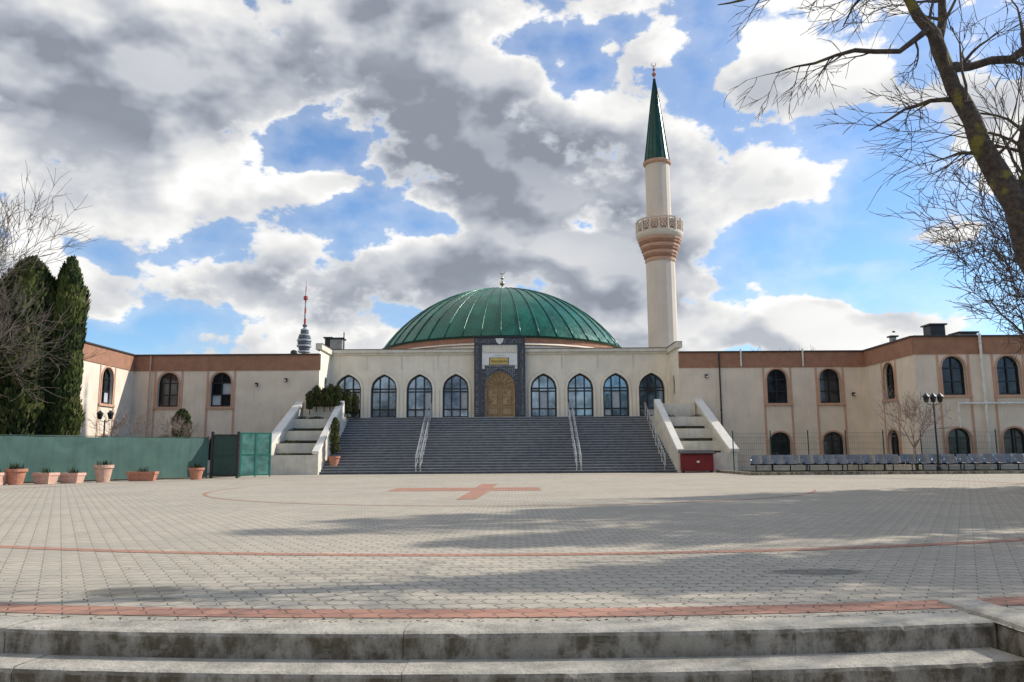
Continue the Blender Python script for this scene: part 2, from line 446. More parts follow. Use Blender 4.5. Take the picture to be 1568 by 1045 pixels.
rbm.build("dome_ribs",mosque,smooth=True)
dd=MB()
dd.lathe([(DR+.15,-.14),(DR+.22,.0),(DR+.02,.03),(DR-.3,.02)],88,(DC[0],DC[1],DZ),SPIRE)
dd.lathe([(DR+.05,-.55),(DR+.05,-.142)],88,(DC[0],DC[1],DZ),TERRA)
dd.lathe([(DR+.45,-1.6),(DR+.45,-.72),(DR+.1,-.551)],44,(DC[0],DC[1],DZ),CREAM)
dd.lathe([(DR+.5,-.80),(DR+.5,-.721)],44,(DC[0],DC[1],DZ),TERRA)
dd.build("dome_drum",mosque)
def finial(mb,c,s,mat):
    prof=[(.16,0),(.05,.12),(.05,.3),(.19,.42),(.22,.52),(.17,.64),(.05,.74),(.045,.85),(.14,.93),(.15,1.0),(.11,1.1),(.035,1.17),(.03,1.35)]
    mb.lathe([(r*s,z*s) for r,z in prof],14,c,mat)
    zc=c[2]+1.56*s; pts=[];rr=[]
    for i in range(17):
        a=R(115)+R(310)*i/16
        pts.append((c[0]+.21*s*math.cos(a),c[1],zc+.21*s*math.sin(a))); rr.append(s*(.006+.035*math.sin(math.pi*i/16)))
    mb.tube(pts,rr,6,mat)
fb=MB(); fb.lathe([(.55,-.12),(.5,.08),(.12,.2)],20,(DC[0],DC[1],DZ+DH),SPIRE)
finial(fb,(DC[0],DC[1],DZ+DH+.15),1.05,SILVER); fb.build("dome_finial",mosque,smooth=True)

# --- portal
pb=MB(); pw=1.85; PT=9.6
ho=arch(0,LAND+.02,2.16,6.1,7.15,.6)
P2=Frame((CX,CY-.55,0),(1,0,0),(0,-1,0))
wall(pb,P2,-1.42,1.42,LAND-.3,PT-.5,[ho],MARBLE,.45)
pb.box(CX-pw+.05,CX+pw-.05,CY-.1,CY+.5,8.3,PT-.02,PARAPET)
fbox(pb,P2,-pw,-1.42,LAND-.3,PT-.55,-.6,.08,DARKST)
fbox(pb,P2,1.42,pw,LAND-.3,PT-.55,-.6,.08,DARKST)
fbox(pb,P2,-1.76,-1.51,LAND+.2,PT-.65,.081,.1,MOSAIC); fbox(pb,P2,1.51,1.76,LAND+.2,PT-.65,.081,.1,MOSAIC)
fbox(pb,P2,-pw,pw,PT-.548,PT,-.6,.08,DARKST)
fbox(pb,P2,-pw+.1,pw-.1,PT-.42,PT-.14,.081,.1,MOSAIC)
fbox(pb,P2,-pw-.08,pw+.08,PT+.001,PT+.09,-.62,.2,DARKM)
pb.add([P2.p(-.3,PT-.08,.13),P2.p(.3,PT-.08,.13),P2.p(.22,PT-.36,.13),P2.p(0,PT-.54,.13),P2.p(-.22,PT-.36,.13)],[(0,1,2,3,4)],MARBLE)
fbox(pb,P2,-1.2,1.2,8.5,8.95,.003,.05,PARAPET)
for s_ in (-1,1):
    a,b=sorted((s_*1.1,s_*1.4)); fbox(pb,P2,a,b,LAND,7.3,.003,.06,DARKST)
    fbox(pb,P2,a+.06,b-.06,LAND+.3,7.1,.061,.08,MOSAIC)
    a,b=sorted((s_*1.28,s_*1.41)); fbox(pb,P2,a,b,7.302,PT-.56,.003,.05,DARKST)
Lo=arch(0,LAND+.02,2.2,6.1,7.3,.6)
trim(pb,P2,ho,Lo,.09,DARKST)
up=[q for q in Lo if q[1]>=6.09]
vs=[P2.p(-1.1,7.55,.02),P2.p(1.1,7.55,.02)]+[P2.p(a,b,.02) for a,b in reversed(up)]
pb.add(vs,[tuple(range(len(vs)))],MOSAIC)
fbox(pb,P2,-1.27,1.27,7.57,8.42,.02,.06,MARBLE)
fbox(pb,P2,-.76,.66,7.60,8.12,.061,.075,DARKST)
fbox(pb,P2,-.70,.60,7.64,8.08,.076,.09,GOLD)
rr=random.Random(3)
for k in range(11):
    x=-.62+k*.11; pb.tube([P2.p(x,7.74+rr.random()*.05,.1),P2.p(x+.05,7.92+rr.random()*.06,.1),P2.p(x+.1,7.76,.1)],.014,4,DGREEN)
for k in range(9):
    x=-.5+k*.115; pb.tube([P2.p(x,8.2+rr.random()*.05,.07),P2.p(x+.05,8.29+rr.random()*.05,.07),P2.p(x+.1,8.22,.07)],.014,4,PARAPET)
pb.add([P2.p(a,b,-.44) for a,b in ho],[tuple(range(len(ho)))],WOOD)
for s_ in (-1,1):
    for (z0,z1) in ((3.95,4.55),(4.65,5.9)):
        a,b=sorted((s_*.12,s_*.92)); fbox(pb,P2,a,b,z0,z1,-.44,-.41,WOODD)
        fbox(pb,P2,a+.1,b-.1,z0+.1,z1-.1,-.41,-.39,WOOD)
    for k in range(7):
        cx_=s_*(.26+.09*k)
        pb.tube([P2.p(cx_+.1*math.cos(t*.8),5.3+.38*math.sin(k)+.1*math.sin(t*.8),-.38) for t in range(9)],.018,4,WOODD)
fbox(pb,P2,-.03,.03,3.8,6.05,-.44,-.37,WOODD); fbox(pb,P2,-1.05,1.05,6.0,6.1,-.44,-.36,WOODD)
for k in range(1,8):
    a=math.pi*k/8; pb.tube([P2.p(0,6.1,-.4),P2.p(.9*math.cos(a),6.1+.75*math.sin(a),-.4)],.03,5,WOODD)
pb.build("portal",mosque)

# ---------------------------------------------------------------- minaret
minaret=empty("minaret",(11.68,60,0)); mb=MB(); MC=(0,0,0)
STM=simple("minaret_plaster",(.66,.57,.475),.85,var=.05,vs=.7,streak=.15)
n=16
mb.lathe([(1.14,0),(1.12,16.0)],n,MC,STM,.5)
mb.lathe([(1.19,16.0),(1.19,16.25)],n,MC,PINK,.5)
z=16.25; r=1.2
for k in range(6):
    mb.lathe([(r,z),(r+.07,z+.10),(r+.07,z+.26)],n,MC,(TERRA if k%2==0 else PINK),.5); z+=.262; r+=.085
mb.lathe([(r,z),(r+.08,z+.12),(1.84,z+.25),(1.84,z+.40)],32,MC,STM,.5); zb=z+.40
mb.lathe([(1.60,zb),(1.60,zb+.95)],n,MC,PINK,.5)
for k in range(n):
    a0_=2*math.pi*(k+.5)/n; a1_=2*math.pi*(k+1.5)/n
    A=Vector((1.78*math.cos(a0_),1.78*math.sin(a0_),0)); B=Vector((1.78*math.cos(a1_),1.78*math.sin(a1_),0))
    def q(s,z): v=A.lerp(B,s); return (v.x,v.y,zb+z)
    mb.tube([q(0,0),q(0,1.1)],.07,6,STM)
    mb.tube([q(0,.06),q(1,.06)],.06,4,STM); mb.tube([q(0,1.05),q(1,1.05)],.07,4,STM)
    mb.tube([q(.1,.12),q(.9,1.0)],.035,4,STM); mb.tube([q(.9,.12),q(.1,1.0)],.035,4,STM)
    cc=[q(.5+.3*math.cos(t*math.pi/4),.55+.26*math.sin(t*math.pi/4)) for t in range(9)]
    mb.tube(cc,.03,4,STM)
mb.lathe([(.98,17.6),(.95,23.9)],n,MC,STM,.5)
mb.lathe([(.98,23.9),(1.10,24.0),(1.13,24.17),(1.0,24.25)],n,MC,PINK,.5)
sp=[(1.0,24.25),(.84,25.4),(.60,27.4),(.34,29.4),(.06,31.3)]
mb.lathe(sp,n,MC,SPIRE,.5)
for k in range(n):
    a=2*math.pi*(k+.5)/n
    mb.tube([((rr_+.01)*math.cos(a),(rr_+.01)*math.sin(a),zz) for rr_,zz in sp],.022,4,SPIRE)
mb.build("minaret_body",minaret)
fb=MB(); finial(fb,(0,0,31.25),.85,POT); fb.build("minaret_finial",minaret,smooth=True)

# ---------------------------------------------------------------- staircase
stair=empty("grand_staircase")
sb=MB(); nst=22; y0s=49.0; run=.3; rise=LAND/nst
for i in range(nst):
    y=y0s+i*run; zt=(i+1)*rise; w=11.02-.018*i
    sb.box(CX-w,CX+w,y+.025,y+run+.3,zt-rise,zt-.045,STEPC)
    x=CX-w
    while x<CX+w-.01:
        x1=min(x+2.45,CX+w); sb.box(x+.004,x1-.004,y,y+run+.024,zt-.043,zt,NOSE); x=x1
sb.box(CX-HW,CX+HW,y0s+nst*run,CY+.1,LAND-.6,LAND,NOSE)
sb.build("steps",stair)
def prism(mb,xf0,xf1,xb0,xb1,yf,yb,zf,zb_,mat,zb0=0):
    v=[(xf0,yf,zb0),(xf1,yf,zb0),(xb1,yb,zb0),(xb0,yb,zb0),(xf0,yf,zf),(xf1,yf,zf),(xb1,yb,zb_),(xb0,yb,zb_)]
    mb.hexa(v,mat)
pl=MB(); plants=[]
for s_ in (-1,1):
    X=lambda o: CX+s_*o
    def pr(a0,a1,b0,b1,*r):
        if s_<0: prism(pl,X(a1),X(a0),X(b1),X(b0),*r)
        else: prism(pl,X(a0),X(a1),X(b0),X(b1),*r)
    pr(11.05,11.35,10.62,10.92,48.7,53.9,1.35,4.72,PARAPET)
    pr(14.30,14.70,13.40,13.80,48.7,WY-.01,1.35,4.72,PARAPET)
    for (a0,a1,b0,b1) in ((11.0,11.42,10.57,10.99),(14.22,14.80,13.32,13.86)):
        xs=[X(a0),X(a1),X(b1),X(b0)]
        if s_<0: xs=[xs[1],xs[0],xs[3],xs[2]]
        vv=[(xs[0],48.62,1.26),(xs[1],48.62,1.26),(xs[2],WY-.012,4.67),(xs[3],WY-.012,4.67),
            (xs[0],48.62,1.43),(xs[1],48.62,1.43),(xs[2],WY-.012,4.85),(xs[3],WY-.012,4.85)]
        pl.hexa(vv,WHITE)
    a,b=sorted((X(11.35),X(14.30))); pl.box(a,b,48.72,48.95,0,1.2,PARAPET)
    for k in range(4):
        yk=48.95+k*1.12; zk=1.0+k*.82; f=k*1.12/4.9
        i0=11.35-.43*f; o0=14.30-.9*f
        a,b=sorted((X(i0-.1),X(o0+.1)))
        pl.box(a,b,yk+.005,yk+1.125,0,zk,SOIL)
        pl.box(a,b,yk,yk+.16,zk-.5 if k else 0,zk+.12,PARAPET)
        plants.append((a+.3,b-.3,yk+.25,yk+1.0,zk,s_))
    a,b=sorted((X(10.98),X(13.32))); pl.box(a,b,53.43,53.58,3.2,4.55,PARAPET)
    a,b=sorted((X(10.63),X(12.345))); pl.box(a,b,53.9,56.9,0,LAND+.003,PARAPET)
pl.build("planter_walls",stair)

def railing(name,x,wide=.0):
    rl=MB()
    for dx in (0,wide) if wide else (0,):
        xb=x+dx
        p0=Vector((xb,y0s+.15,rise)); p1=Vector((xb,y0s+nst*run+.1,LAND))
        for h in (1.0,.72,.25):
            rl.tube([p0+Vector((0,-.25,h-.0)),p0+Vector((0,0,h)),p1+Vector((0,0,h)),p1+Vector((0,.35,h))],.026 if h==1.0 else .018,8,STEEL)
        for k in range(8):
            q=p0.lerp(p1,k/7); rl.tube([q,q+Vector((0,0,1.0))],.024,8,STEEL)
            rl.tube([q,q+Vector((0,0,.03))],.06,8,STEEL)
        rl.tube([p0+Vector((0,-.25,.25)),p0+Vector((0,-.25,1.0))],.026,8,STEEL)
    return rl.build(name)
railing("stair_railing",CX-5.1,.28); railing("stair_railing",CX+4.85,.28)
railing("stair_railing",CX+10.3)

# ---------------------------------------------------------------- foliage
def conifer(name,h,r,loc,nleaf,ls,seed,brown=0,base=.25,core=.72):
    g=random.Random(seed); mb=MB()
    def prof(t):
        if t<.12: return r*(.75+.25*t/.12)
        if t<.62: return r
        return r*max(0.0,(1-((t-.62)/.38)**2))**.62
    cl=[(g.uniform(0,2*math.pi),g.random(),g.uniform(.0,.30)) for _ in range(60)]
    def lump(a,t):
        s=0
        for (ca,ctt,am) in cl:
            da=(a-ca+math.pi)%(2*math.pi)-math.pi
            e=(da/.45)**2+((t-ctt)/.07)**2
            if e<4: s+=am*math.exp(-e)
        return s
    pf=[]
    for i in range(12):
        t=i/11; pf.append((max(.02,prof(t)*core),base+t*(h-base)*.96))
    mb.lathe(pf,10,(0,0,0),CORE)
    mb.tube([(0,0,-.1),(0,0,base+.3)],[r*.14,r*.12],7,BARK)
    for i in range(nleaf):
        t=g.random()**.9; a=g.uniform(0,2*math.pi)
        L=lump(a,t); rad=prof(t)*(g.uniform(.70,.94)+L)
        z=base+t*(h-base)+g.uniform(-.02,.02)*h
        p=Vector((rad*math.cos(a),rad*math.sin(a),z))
        up=Vector((math.cos(a)*g.uniform(.1,.6),math.sin(a)*g.uniform(.1,.6),1)).normalized()
        sd=Vector((-math.sin(a)+g.uniform(-.7,.7),math.cos(a)+g.uniform(-.7,.7),g.uniform(-.3,.3))).normalized()
        s=ls*g.uniform(.6,1.3)
        q=[p-sd*s*.3,p+sd*s*.3,p+up*s*.8+sd*s*.25,p+up*s*1.25,p+up*s*.8-sd*s*.25]
        pale_leaf=L>.14 or g.random()<.2  # paler leaf tone on bulging clumps, plus some leaves at random
        mt=LEAFBR if g.random()<brown else (LEAFB if pale_leaf else LEAFA)
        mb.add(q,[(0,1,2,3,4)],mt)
    return mb.build(name,loc=loc)
conifer("thuja_tree",11.7,1.6,(-26.3,42.0,0),19000,.22,1,.14)
conifer("thuja_tree",11.8,.88,(-24.4,42.4,0),13000,.20,2,.05)
conifer("thuja_tree",8.2,1.3,(-29.0,42.6,0),8000,.26,5,.15)
conifer("small_conifer",2.5,.50,(-21.4,51.0,1.6),2500,.12,3)

def spruce(name,h,r,loc,seed,n=4200):
    g=random.Random(seed); mb=MB(); mb.tube([(0,0,-.1),(0,0,h*.5),(0,0,h)],[.24,.15,.02],8,BARK)
    nb_=int(h*6)
    for i in range(nb_):
        t=.10+.9*i/nb_; z=h*t; L=r*(1-t)**.6*g.uniform(.6,1.15)+.2; a=g.uniform(0,6.283)
        d=Vector((math.cos(a),math.sin(a),0)); e=Vector((-d.y,d.x,0))
        P=[Vector((0,0,z)),Vector((0,0,z-.08*L))+d*L*.5,Vector((0,0,z-.02*L))+d*L]
        mb.tube(P,[.035,.02,.006],4,BARK,cap=False)
        for k in range(int(n/nb_)):
            s=g.uniform(.1,1); c=P[0].lerp(P[1],s*2) if s<.5 else P[1].lerp(P[2],s*2-1)
            c=c+e*g.gauss(0,.18+.12*L*(1-s*.5))+Vector((0,0,g.uniform(-.35,.05)))
            u=(d*g.uniform(.2,1)+e*g.uniform(-1,1)+Vector((0,0,g.uniform(-.5,.3)))).normalized(); w_=u.orthogonal().normalized()
            q=g.uniform(.22,.42)
            mb.add([c,c+u*q*.5+w_*q*.22,c+u*q,c+u*q*.5-w_*q*.22],[(0,1,2,3)],LEAFA if g.random()<.7 else LEAFB)
    return mb.build(name,loc=loc)
sp1=spruce("shadow_spruce",14.5,3.0,(16.0,18.2,0),61,6000)  # unseen spruce and copies, added off to the right to shadow the plaza
for (x,y,ro,s_) in ((19.5,20.8,.5,1.12),(23.5,23.2,1.0,1.15),(27.5,27.5,2.2,1.15),(20.6,17.2,3.1,1.05),(25.5,20.2,4.0,1.15),(30,24,5.0,1.2),(12.6,11.2,5.0,.66),(17.5,12.6,2.0,.85)):
    dup(sp1,(x,y,0),ro,(s_*1.1,s_*1.1,s_))

def shrub(name,w,h,loc,nn,ls,seed,mats=(LEAFA,LEAFB)):
    g=random.Random(seed); mb=MB()
    for i in range(nn):
        a=g.uniform(0,6.283); rr_=w*math.sqrt(g.random()); z=h*g.random()*(1-.6*(rr_/w)**2)
        p=Vector((rr_*math.cos(a),rr_*math.sin(a)*.6,z)); d=Vector((g.gauss(0,1),g.gauss(0,1),g.gauss(.6,1))).normalized(); e=d.orthogonal().normalized()
        s=ls*g.uniform(.6,1.3)
        mb.add([p,p+d*s*.5+e*s*.3,p+d*s,p+d*s*.5-e*s*.3],[(0,1,2,3)],mats[0] if g.random()<.6 else mats[1])
    for i in range(7):
        a=g.uniform(0,6.283); mb.tube([(0,0,0),(w*.5*math.cos(a),w*.3*math.sin(a),h*.6)],[.015,.006],4,BARK)
    return mb.build(name,loc=loc)
k=0
for (xa,xb,ya,yb,zz,s_) in plants:
    k+=1
    for j in range(3 if s_<0 else 2):
        g=random.Random(k*7+j)
        shrub("planter_shrub",.55,.3,(g.uniform(xa,xb),(ya+yb)/2,zz),260,.1,k*3+j,(LEAFBR,LEAFB))
for (x,y,z,h,r) in ((-13.25,53.1,4.2,1.6,.30),(-12.75,53.2,4.2,1.45,.27),(-12.3,53.0,4.2,1.7,.27),(-11.9,53.2,4.2,1.6,.28),(-11.45,54.6,3.78,1.9,.30),(-13.65,52.9,4.0,1.4,.24),(-11.0,54.9,3.78,1.6,.26),(-12.1,54.4,3.9,2.0,.3)):
    conifer("small_conifer",h,r,(x,y,z),1000,.09,int(-x*100),.28)

def potshape(mb,r,h,mat,square=False,w=None):
    if square:
        w=w or r
        v=[(-w*.88,-r*.85,0),(w*.88,-r*.85,0),(w*.88,r*.85,0),(-w*.88,r*.85,0),(-w,-r,h-.12),(w,-r,h-.12),(w,r,h-.12),(-w,r,h-.12)]
        mb.hexa(v,mat)
        mb.box(-w-.03,w+.03,-r-.03,-r+.05,h-.119,h,mat); mb.box(-w-.03,w+.03,r-.05,r+.03,h-.119,h,mat)
        mb.box(-w-.03,-w+.05,-r+.051,r-.051,h-.119,h,mat); mb.box(w-.05,w+.03,-r+.051,r-.051,h-.119,h,mat)
        mb.box(-w+.051,w-.051,-r+.051,r-.051,h-.118,h-.05,SOIL)
    else:
        mb.lathe([(r*.68,0),(r*.95,h*.82),(r*1.08,h*.82),(r*1.08,h),(r*.95,h),(r*.93,h-.06)],20,(0,0,0),mat)
        mb.lathe([(r*.9,h-.07),(r*.9,h-.05)],16,(0,0,0),SOIL)
pc=empty("potted_conifer",(CX-10.35,49.95,rise*3))
m_=MB(); potshape(m_,.36,.6,POT); o=m_.build("pot",pc,smooth=False)
o=conifer("conifer_foliage",2.4,.28,(0,0,.55),1600,.09,77,.2); o.parent=pc
pots=[(-21.0,33.6,.40,.66,False,POT,0),(-20.2,34.4,.30,.48,True,POTL,.38),(-19.5,35.2,.28,.45,True,POTL,.42),(-18.75,36.4,.40,.78,False,POTL,0),(-17.6,37.8,.26,.44,True,POT,.62),(-15.85,39.8,.36,.58,False,POT,0),(-21.6,33.1,.30,.52,True,POTL,.4)]
gp=random.Random(5)
for (x,y,r,h,sq,mat,w) in pots:
    m_=MB(); potshape(m_,r,h,mat,sq,w)
    for j in range(60 if not sq else 34):
        a=gp.uniform(0,6.283); q=r*.8*gp.random(); hh=gp.uniform(.08,.32)
        bx,by=q*math.cos(a)*(1.3 if sq else 1),q*math.sin(a)
        m_.add([(bx-.02,by,h-.06),(bx+.02,by,h-.06),(bx+gp.uniform(-.12,.12),by+gp.uniform(-.1,.1),h+hh)],[(0,1,2)],gp.choice((LEAFA,LEAFB,LEAFBR)))
    m_.build("terracotta_planter",loc=(x,y,.005),rot=gp.uniform(-.15,.15))

# ---------------------------------------------------------------- bare trees
def grow(mb,g,p,d,L,r,depth,mat,spread=.75,up=.12,nch=(3,5),minr=.006):
    n=5 if depth>2 else 3
    pts=[p.copy()]; rad=[r]; q=p.copy(); dd=d.copy()
    for i in range(n):
        dd=(dd+Vector((g.gauss(0,.16),g.gauss(0,.16),g.gauss(up,.12)))).normalized()
        q=q+dd*(L/n); pts.append(q.copy()); rad.append(max(minr*.6,r*(1-.62*(i+1)/n)))
    mb.tube(pts,rad,8 if depth>=5 else (5 if depth>=3 else 3),mat,cap=False)
    if depth==0: return
    for c in range(g.randint(*nch)):
        t=g.uniform(.3,1.0) if c else 1.0
        i=min(n-1,int(t*n)); b=pts[i].lerp(pts[i+1],t*n-i)
        dr=(pts[i+1]-pts[i]).normalized(); o=dr.orthogonal().normalized()
        o.rotate(Matrix.Rotation(g.uniform(0,6.283),3,dr))
        an=g.uniform(.35,1.0)*spread*(1 if c else .5)
        nd=(dr*math.cos(an)+o*math.sin(an)).normalized()
        grow(mb,g,b,nd,L*g.uniform(.6,.82),max(minr,rad[i]*g.uniform(.5,.72)),depth-1,mat,spread,up,nch,minr)
def bare_tree(name,loc,h,r,depth,seed,mat,spread=.8,up=.1,nch=(3,5),minr=.008,trunk=.28,flare=.6):
    g=random.Random(seed); mb=MB()
    top=h*trunk; pts=[Vector((0,0,-.1)),Vector((g.uniform(-.1,.1),g.uniform(-.1,.1),top*.5)),Vector((g.uniform(-.2,.2),g.uniform(-.2,.2),top))]
    mb.tube(pts,[r*1.3,r,r*.85],9,mat)
    for k in range(5):
        a=6.283*k/5+g.uniform(-.4,.4); d=Vector((math.cos(a)*flare,math.sin(a)*flare,1)).normalized()
        grow(mb,g,pts[2]-Vector((0,0,.1)),d,h*.30,r*.6,depth,mat,spread,up,nch,minr)
    return mb.build(name,loc=loc,smooth=True)
t1=bare_tree("bare_tree",(16.6,23.0,0),9.4,.2,5,11,BARKG,.95,.03,(3,4),.013,.32,1.1)
t2=bare_tree("bare_tree",(26,17,0),14,.3,4,12,BARKG,.8,.08,(3,5),.02)  # this tree and its copy are unseen, added to dapple the plaza
dup(t2,(15,9.5,0),4.0,.62)
t3=bare_tree("bare_tree",(-14.9,19.5,0),8.6,.14,5,21,BARKG,.85,.06,(3,4),.008,.28,.8)
dup(t3,(-27.2,37.5,0),1.4,1.15)
t4=bare_tree("bare_sapling",(22.4,44.0,0),4.9,.07,3,31,BARKL,.9,.08,(3,5),.014,.3)
dup(t4,(-20.6,48.5,.6),1.0,.7); dup(t4,(-23.6,47,.6),2.0,.75)
t5=bare_tree("distant_bare_tree",(37,110,0),16,.3,4,41,BARKG,.85,.06,(3,5),.03); dup(t5,(40,113,0),2,.95)

nb=MB(); g=random.Random(9)
def limb(pts,rads,sub=9,dep=3,L=.7,ys=None):
    P_=[Vector((x,9.1+(ys[i] if ys else 0),z)) for i,(x,z) in enumerate(pts)]
    Q=[];Rr=[]
    for i in range(len(P_)-1):
        for s in (0,.5):
            q=P_[i].lerp(P_[i+1],s)
            if s: q+=Vector((g.gauss(0,.035),g.gauss(0,.035),g.gauss(0,.035)))
            Q.append(q); Rr.append((rads[i]*(1-s)+rads[i+1]*s)*g.uniform(.92,1.1))
    Q.append(P_[-1]); Rr.append(rads[-1])
    nb.tube(Q,Rr,10,MOSS)
    for k in range(sub):
        t=g.uniform(.15,1); i=min(len(Q)-2,int(t*(len(Q)-1))); b=Q[i].lerp(Q[i+1],t*(len(Q)-1)-i)
        d=(Q[i+1]-Q[i]).normalized(); o=d.orthogonal().normalized(); o.rotate(Matrix.Rotation(g.uniform(0,6.283),3,d))
        an=g.uniform(.6,1.2); nd=d*math.cos(an)+o*math.sin(an)
        grow(nb,g,b,nd,L*g.uniform(.6,1.3),min(.024,Rr[i]*.5),dep,BARK,.9,.0,(2,4),.005)
limb([(7.0,-.3),(6.75,1.6),(6.45,3.0),(6.08,4.0),(5.71,4.81),(5.52,5.40),(5.39,5.77),(5.27,6.25),(4.98,6.75),(4.7,7.5),(4.6,8.6)],[.3,.22,.18,.14,.115,.10,.09,.075,.06,.05,.03],12,3,.7,[.3,.2,.1,0,0,0,0,0,0,.1,.2])
limb([(5.42,5.72),(5.71,5.84),(6.26,5.96),(6.9,6.4),(7.6,7.2)],[.07,.055,.05,.04,.02],10,3,.8,[0,.05,.1,.3,.5])
limb([(5.24,6.35),(4.77,5.97),(4.2,5.96),(3.72,5.82),(3.27,5.75)],[.045,.034,.026,.018,.007],9,2,.38,[0,-.1,-.15,-.1,0])
limb([(5.53,5.38),(5.2,5.42),(4.88,5.31),(4.47,5.08)],[.035,.026,.019,.007],7,2,.32,[0,.1,.1,.2])
limb([(5.76,4.72),(5.38,4.66),(5.1,4.56)],[.03,.02,.007],5,2,.35,[0,-.1,-.1])
limb([(4.72,7.4),(4.1,7.15),(3.4,6.85),(2.9,6.72),(2.6,6.66)],[.05,.035,.025,.015,.006],6,2,.3,[.1,.1,0,0,0])
limb([(5.3,6.15),(5.45,6.5),(5.42,7.0),(5.6,7.8)],[.06,.05,.04,.02],10,3,.6,[0,.1,.1,.1])
limb([(4.85,7.0),(4.45,6.8),(4.1,6.3)],[.03,.02,.007],7,2,.4,[0,0,-.1])
limb([(6.2,3.75),(6.5,4.6),(6.65,5.4),(6.8,6.6)],[.1,.085,.07,.04],10,3,.8,[0,.3,.4,.6])
nb.build("mossy_tree",smooth=True)

# ---------------------------------------------------------------- ground, plaza, kerb, foreground steps
CC=(-.1,27.4); RK=22.0; XL=-14.0; XR=3.15
def yarc(x,r=RK): return CC[1]-math.sqrt(r*r-(x-CC[0])**2)
def sheet(name,xs,ylo,yhi,z,mat,outer=None):
    mb=MB()
    for a,b in zip(xs[:-1],xs[1:]):
        mid=(a+b)/2
        if XL<=mid<=XR:
            mb.add([(a,yarc(a),z),(b,yarc(b),z),(b,yhi,z),(a,yhi,z)],[(0,1,2,3)],mat)
            if outer: mb.add([(a,ylo,z),(b,ylo,z),(b,-12,z),(a,-12,z)],[(0,1,2,3)],mat)
        else: mb.add([(a,ylo,z),(b,ylo,z),(b,yhi,z),(a,yhi,z)],[(0,1,2,3)],mat)
    return mb.build(name)
inner=[XL+(XR-XL)*i/70 for i in range(71)]
sheet("ground",[-2500,-60]+inner+[60,2500],-2500,2500,-.006,GRASS,outer=True)
sheet("plaza_pavement",[-40]+inner+[40],-12,48.71,0,PAVE)
def ring(name,r0,r1,a0,a1,n,z,mat):
    mb=MB(); vs=[];fs=[]
    for i in range(n+1):
        a=a0+(a1-a0)*i/n
        for r in (r0,r1): vs.append((CC[0]+r*math.sin(a),CC[1]-r*math.cos(a),z))
    for i in range(n): fs.append((2*i,2*i+1,2*i+3,2*i+2))
    mb.add(vs,fs,mat); return mb.build(name)
ring("red_paver_band",21.52,21.82,-.68,.3,80,.004,PAVERF)
ring("red_paver_band",18.28,18.48,-math.pi,math.pi,260,.004,PAVERF)
ring("red_paver_band",9.74,9.84,-math.pi*.55,math.pi*.4,160,.004,PAVERF)
m_=MB()
m_.add([(-4.0,25.2,.006),(.9,25.2,.006),(.9,27.6,.006),(-4.0,27.6,.006)],[(0,1,2,3)],PAVERF)
v=[(-1.45,20.3),(-.95,20.3),(-.7,25.197),(-1.3,25.197)]
m_.add([(a,b,.006) for a,b in v],[(0,1,2,3)],PAVERF)
v=[(-1.3,27.602),(-.7,27.602),(-.6,31),(-1.2,31)]
m_.add([(a,b,.006) for a,b in v],[(0,1,2,3)],PAVERF)
m_.build("red_paver_cross")

kb=MB(); g=random.Random(4)
def kerb_course(r0,r1,zt,zb,blen,off):
    amax=math.asin((XR-CC[0])/r1); a=-.66
    a+=off
    while a<amax-.001:
        b=min(a+blen/r1*g.uniform(.8,1.15),amax); gap=.002/r1; dz=g.uniform(-.004,.004); dr=g.uniform(-.005,.005)
        secs=[]
        nsub=24
        for s in range(nsub+1):
            t=a+gap+(b-a-2*gap)*s/nsub; sn,cs=math.sin(t),math.cos(t)
            e=g.uniform(-.004,.003); chip=g.uniform(.01,.03) if g.random()<.12 else 0
            prof=[(r0,zb),(r0,zt+dz),(r1-.03+dr-chip,zt+dz+g.uniform(-.002,.001)),(r1+dr-.008+e-chip*.6,zt+dz-.010-chip*.3),(r1+dr+e-chip*.3,zt+dz-.03+g.uniform(-.004,.002)-chip*.5),(r1+dr-.006,zb)]
            secs.append([(CC[0]+r*sn,CC[1]-r*cs,z) for r,z in prof])
        vs=sum(secs,[]); fs=[]
        for s in range(nsub):
            for q in range(6): fs.append((s*6+q,s*6+(q+1)%6,(s+1)*6+(q+1)%6,(s+1)*6+q))
        fs.append(tuple(range(6))); fs.append(tuple(nsub*6+q for q in reversed(range(6))))
        kb.add(vs,fs,KERB); a=b
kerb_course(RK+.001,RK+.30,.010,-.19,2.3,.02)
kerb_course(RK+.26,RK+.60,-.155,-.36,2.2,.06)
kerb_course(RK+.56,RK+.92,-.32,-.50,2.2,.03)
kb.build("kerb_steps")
ck=MB()
pts=[(XR+.15,6.05),(XR+.16,5.7),(XR+.18,5.3),(XR+.17,4.8),(XR+.16,4.0),(XR+.16,2.0),(XR+.16,-12)]
rings=[[(x+dx,y,z) for dx,z in [(-.155,-.5),(-.155,.0),(-.14,.02),(-.11,.03),(.12,.03),(.155,.015),(.155,-.5)]] for x,y in pts]
vs=sum(rings,[]);fs=[]
for i in range(len(pts)-1):
    for q in range(7): fs.append((i*7+q,i*7+(q+1)%7,(i+1)*7+(q+1)%7,(i+1)*7+q))
fs.append(tuple(range(7))); ck.add(vs,fs,KERB); ck.build("side_kerb")
lw=MB(); lw.box(XL-.2,XR,-12.2,12,-.6,-.45,KERB); lw.box(XL-.2,XL,-12,12,-.45,-.012,KERB); lw.box(XL,XR,-12.2,-12.0,-.45,-.01,KERB)
lw.build("lower_pavement")
g=random.Random(88); m_=MB()
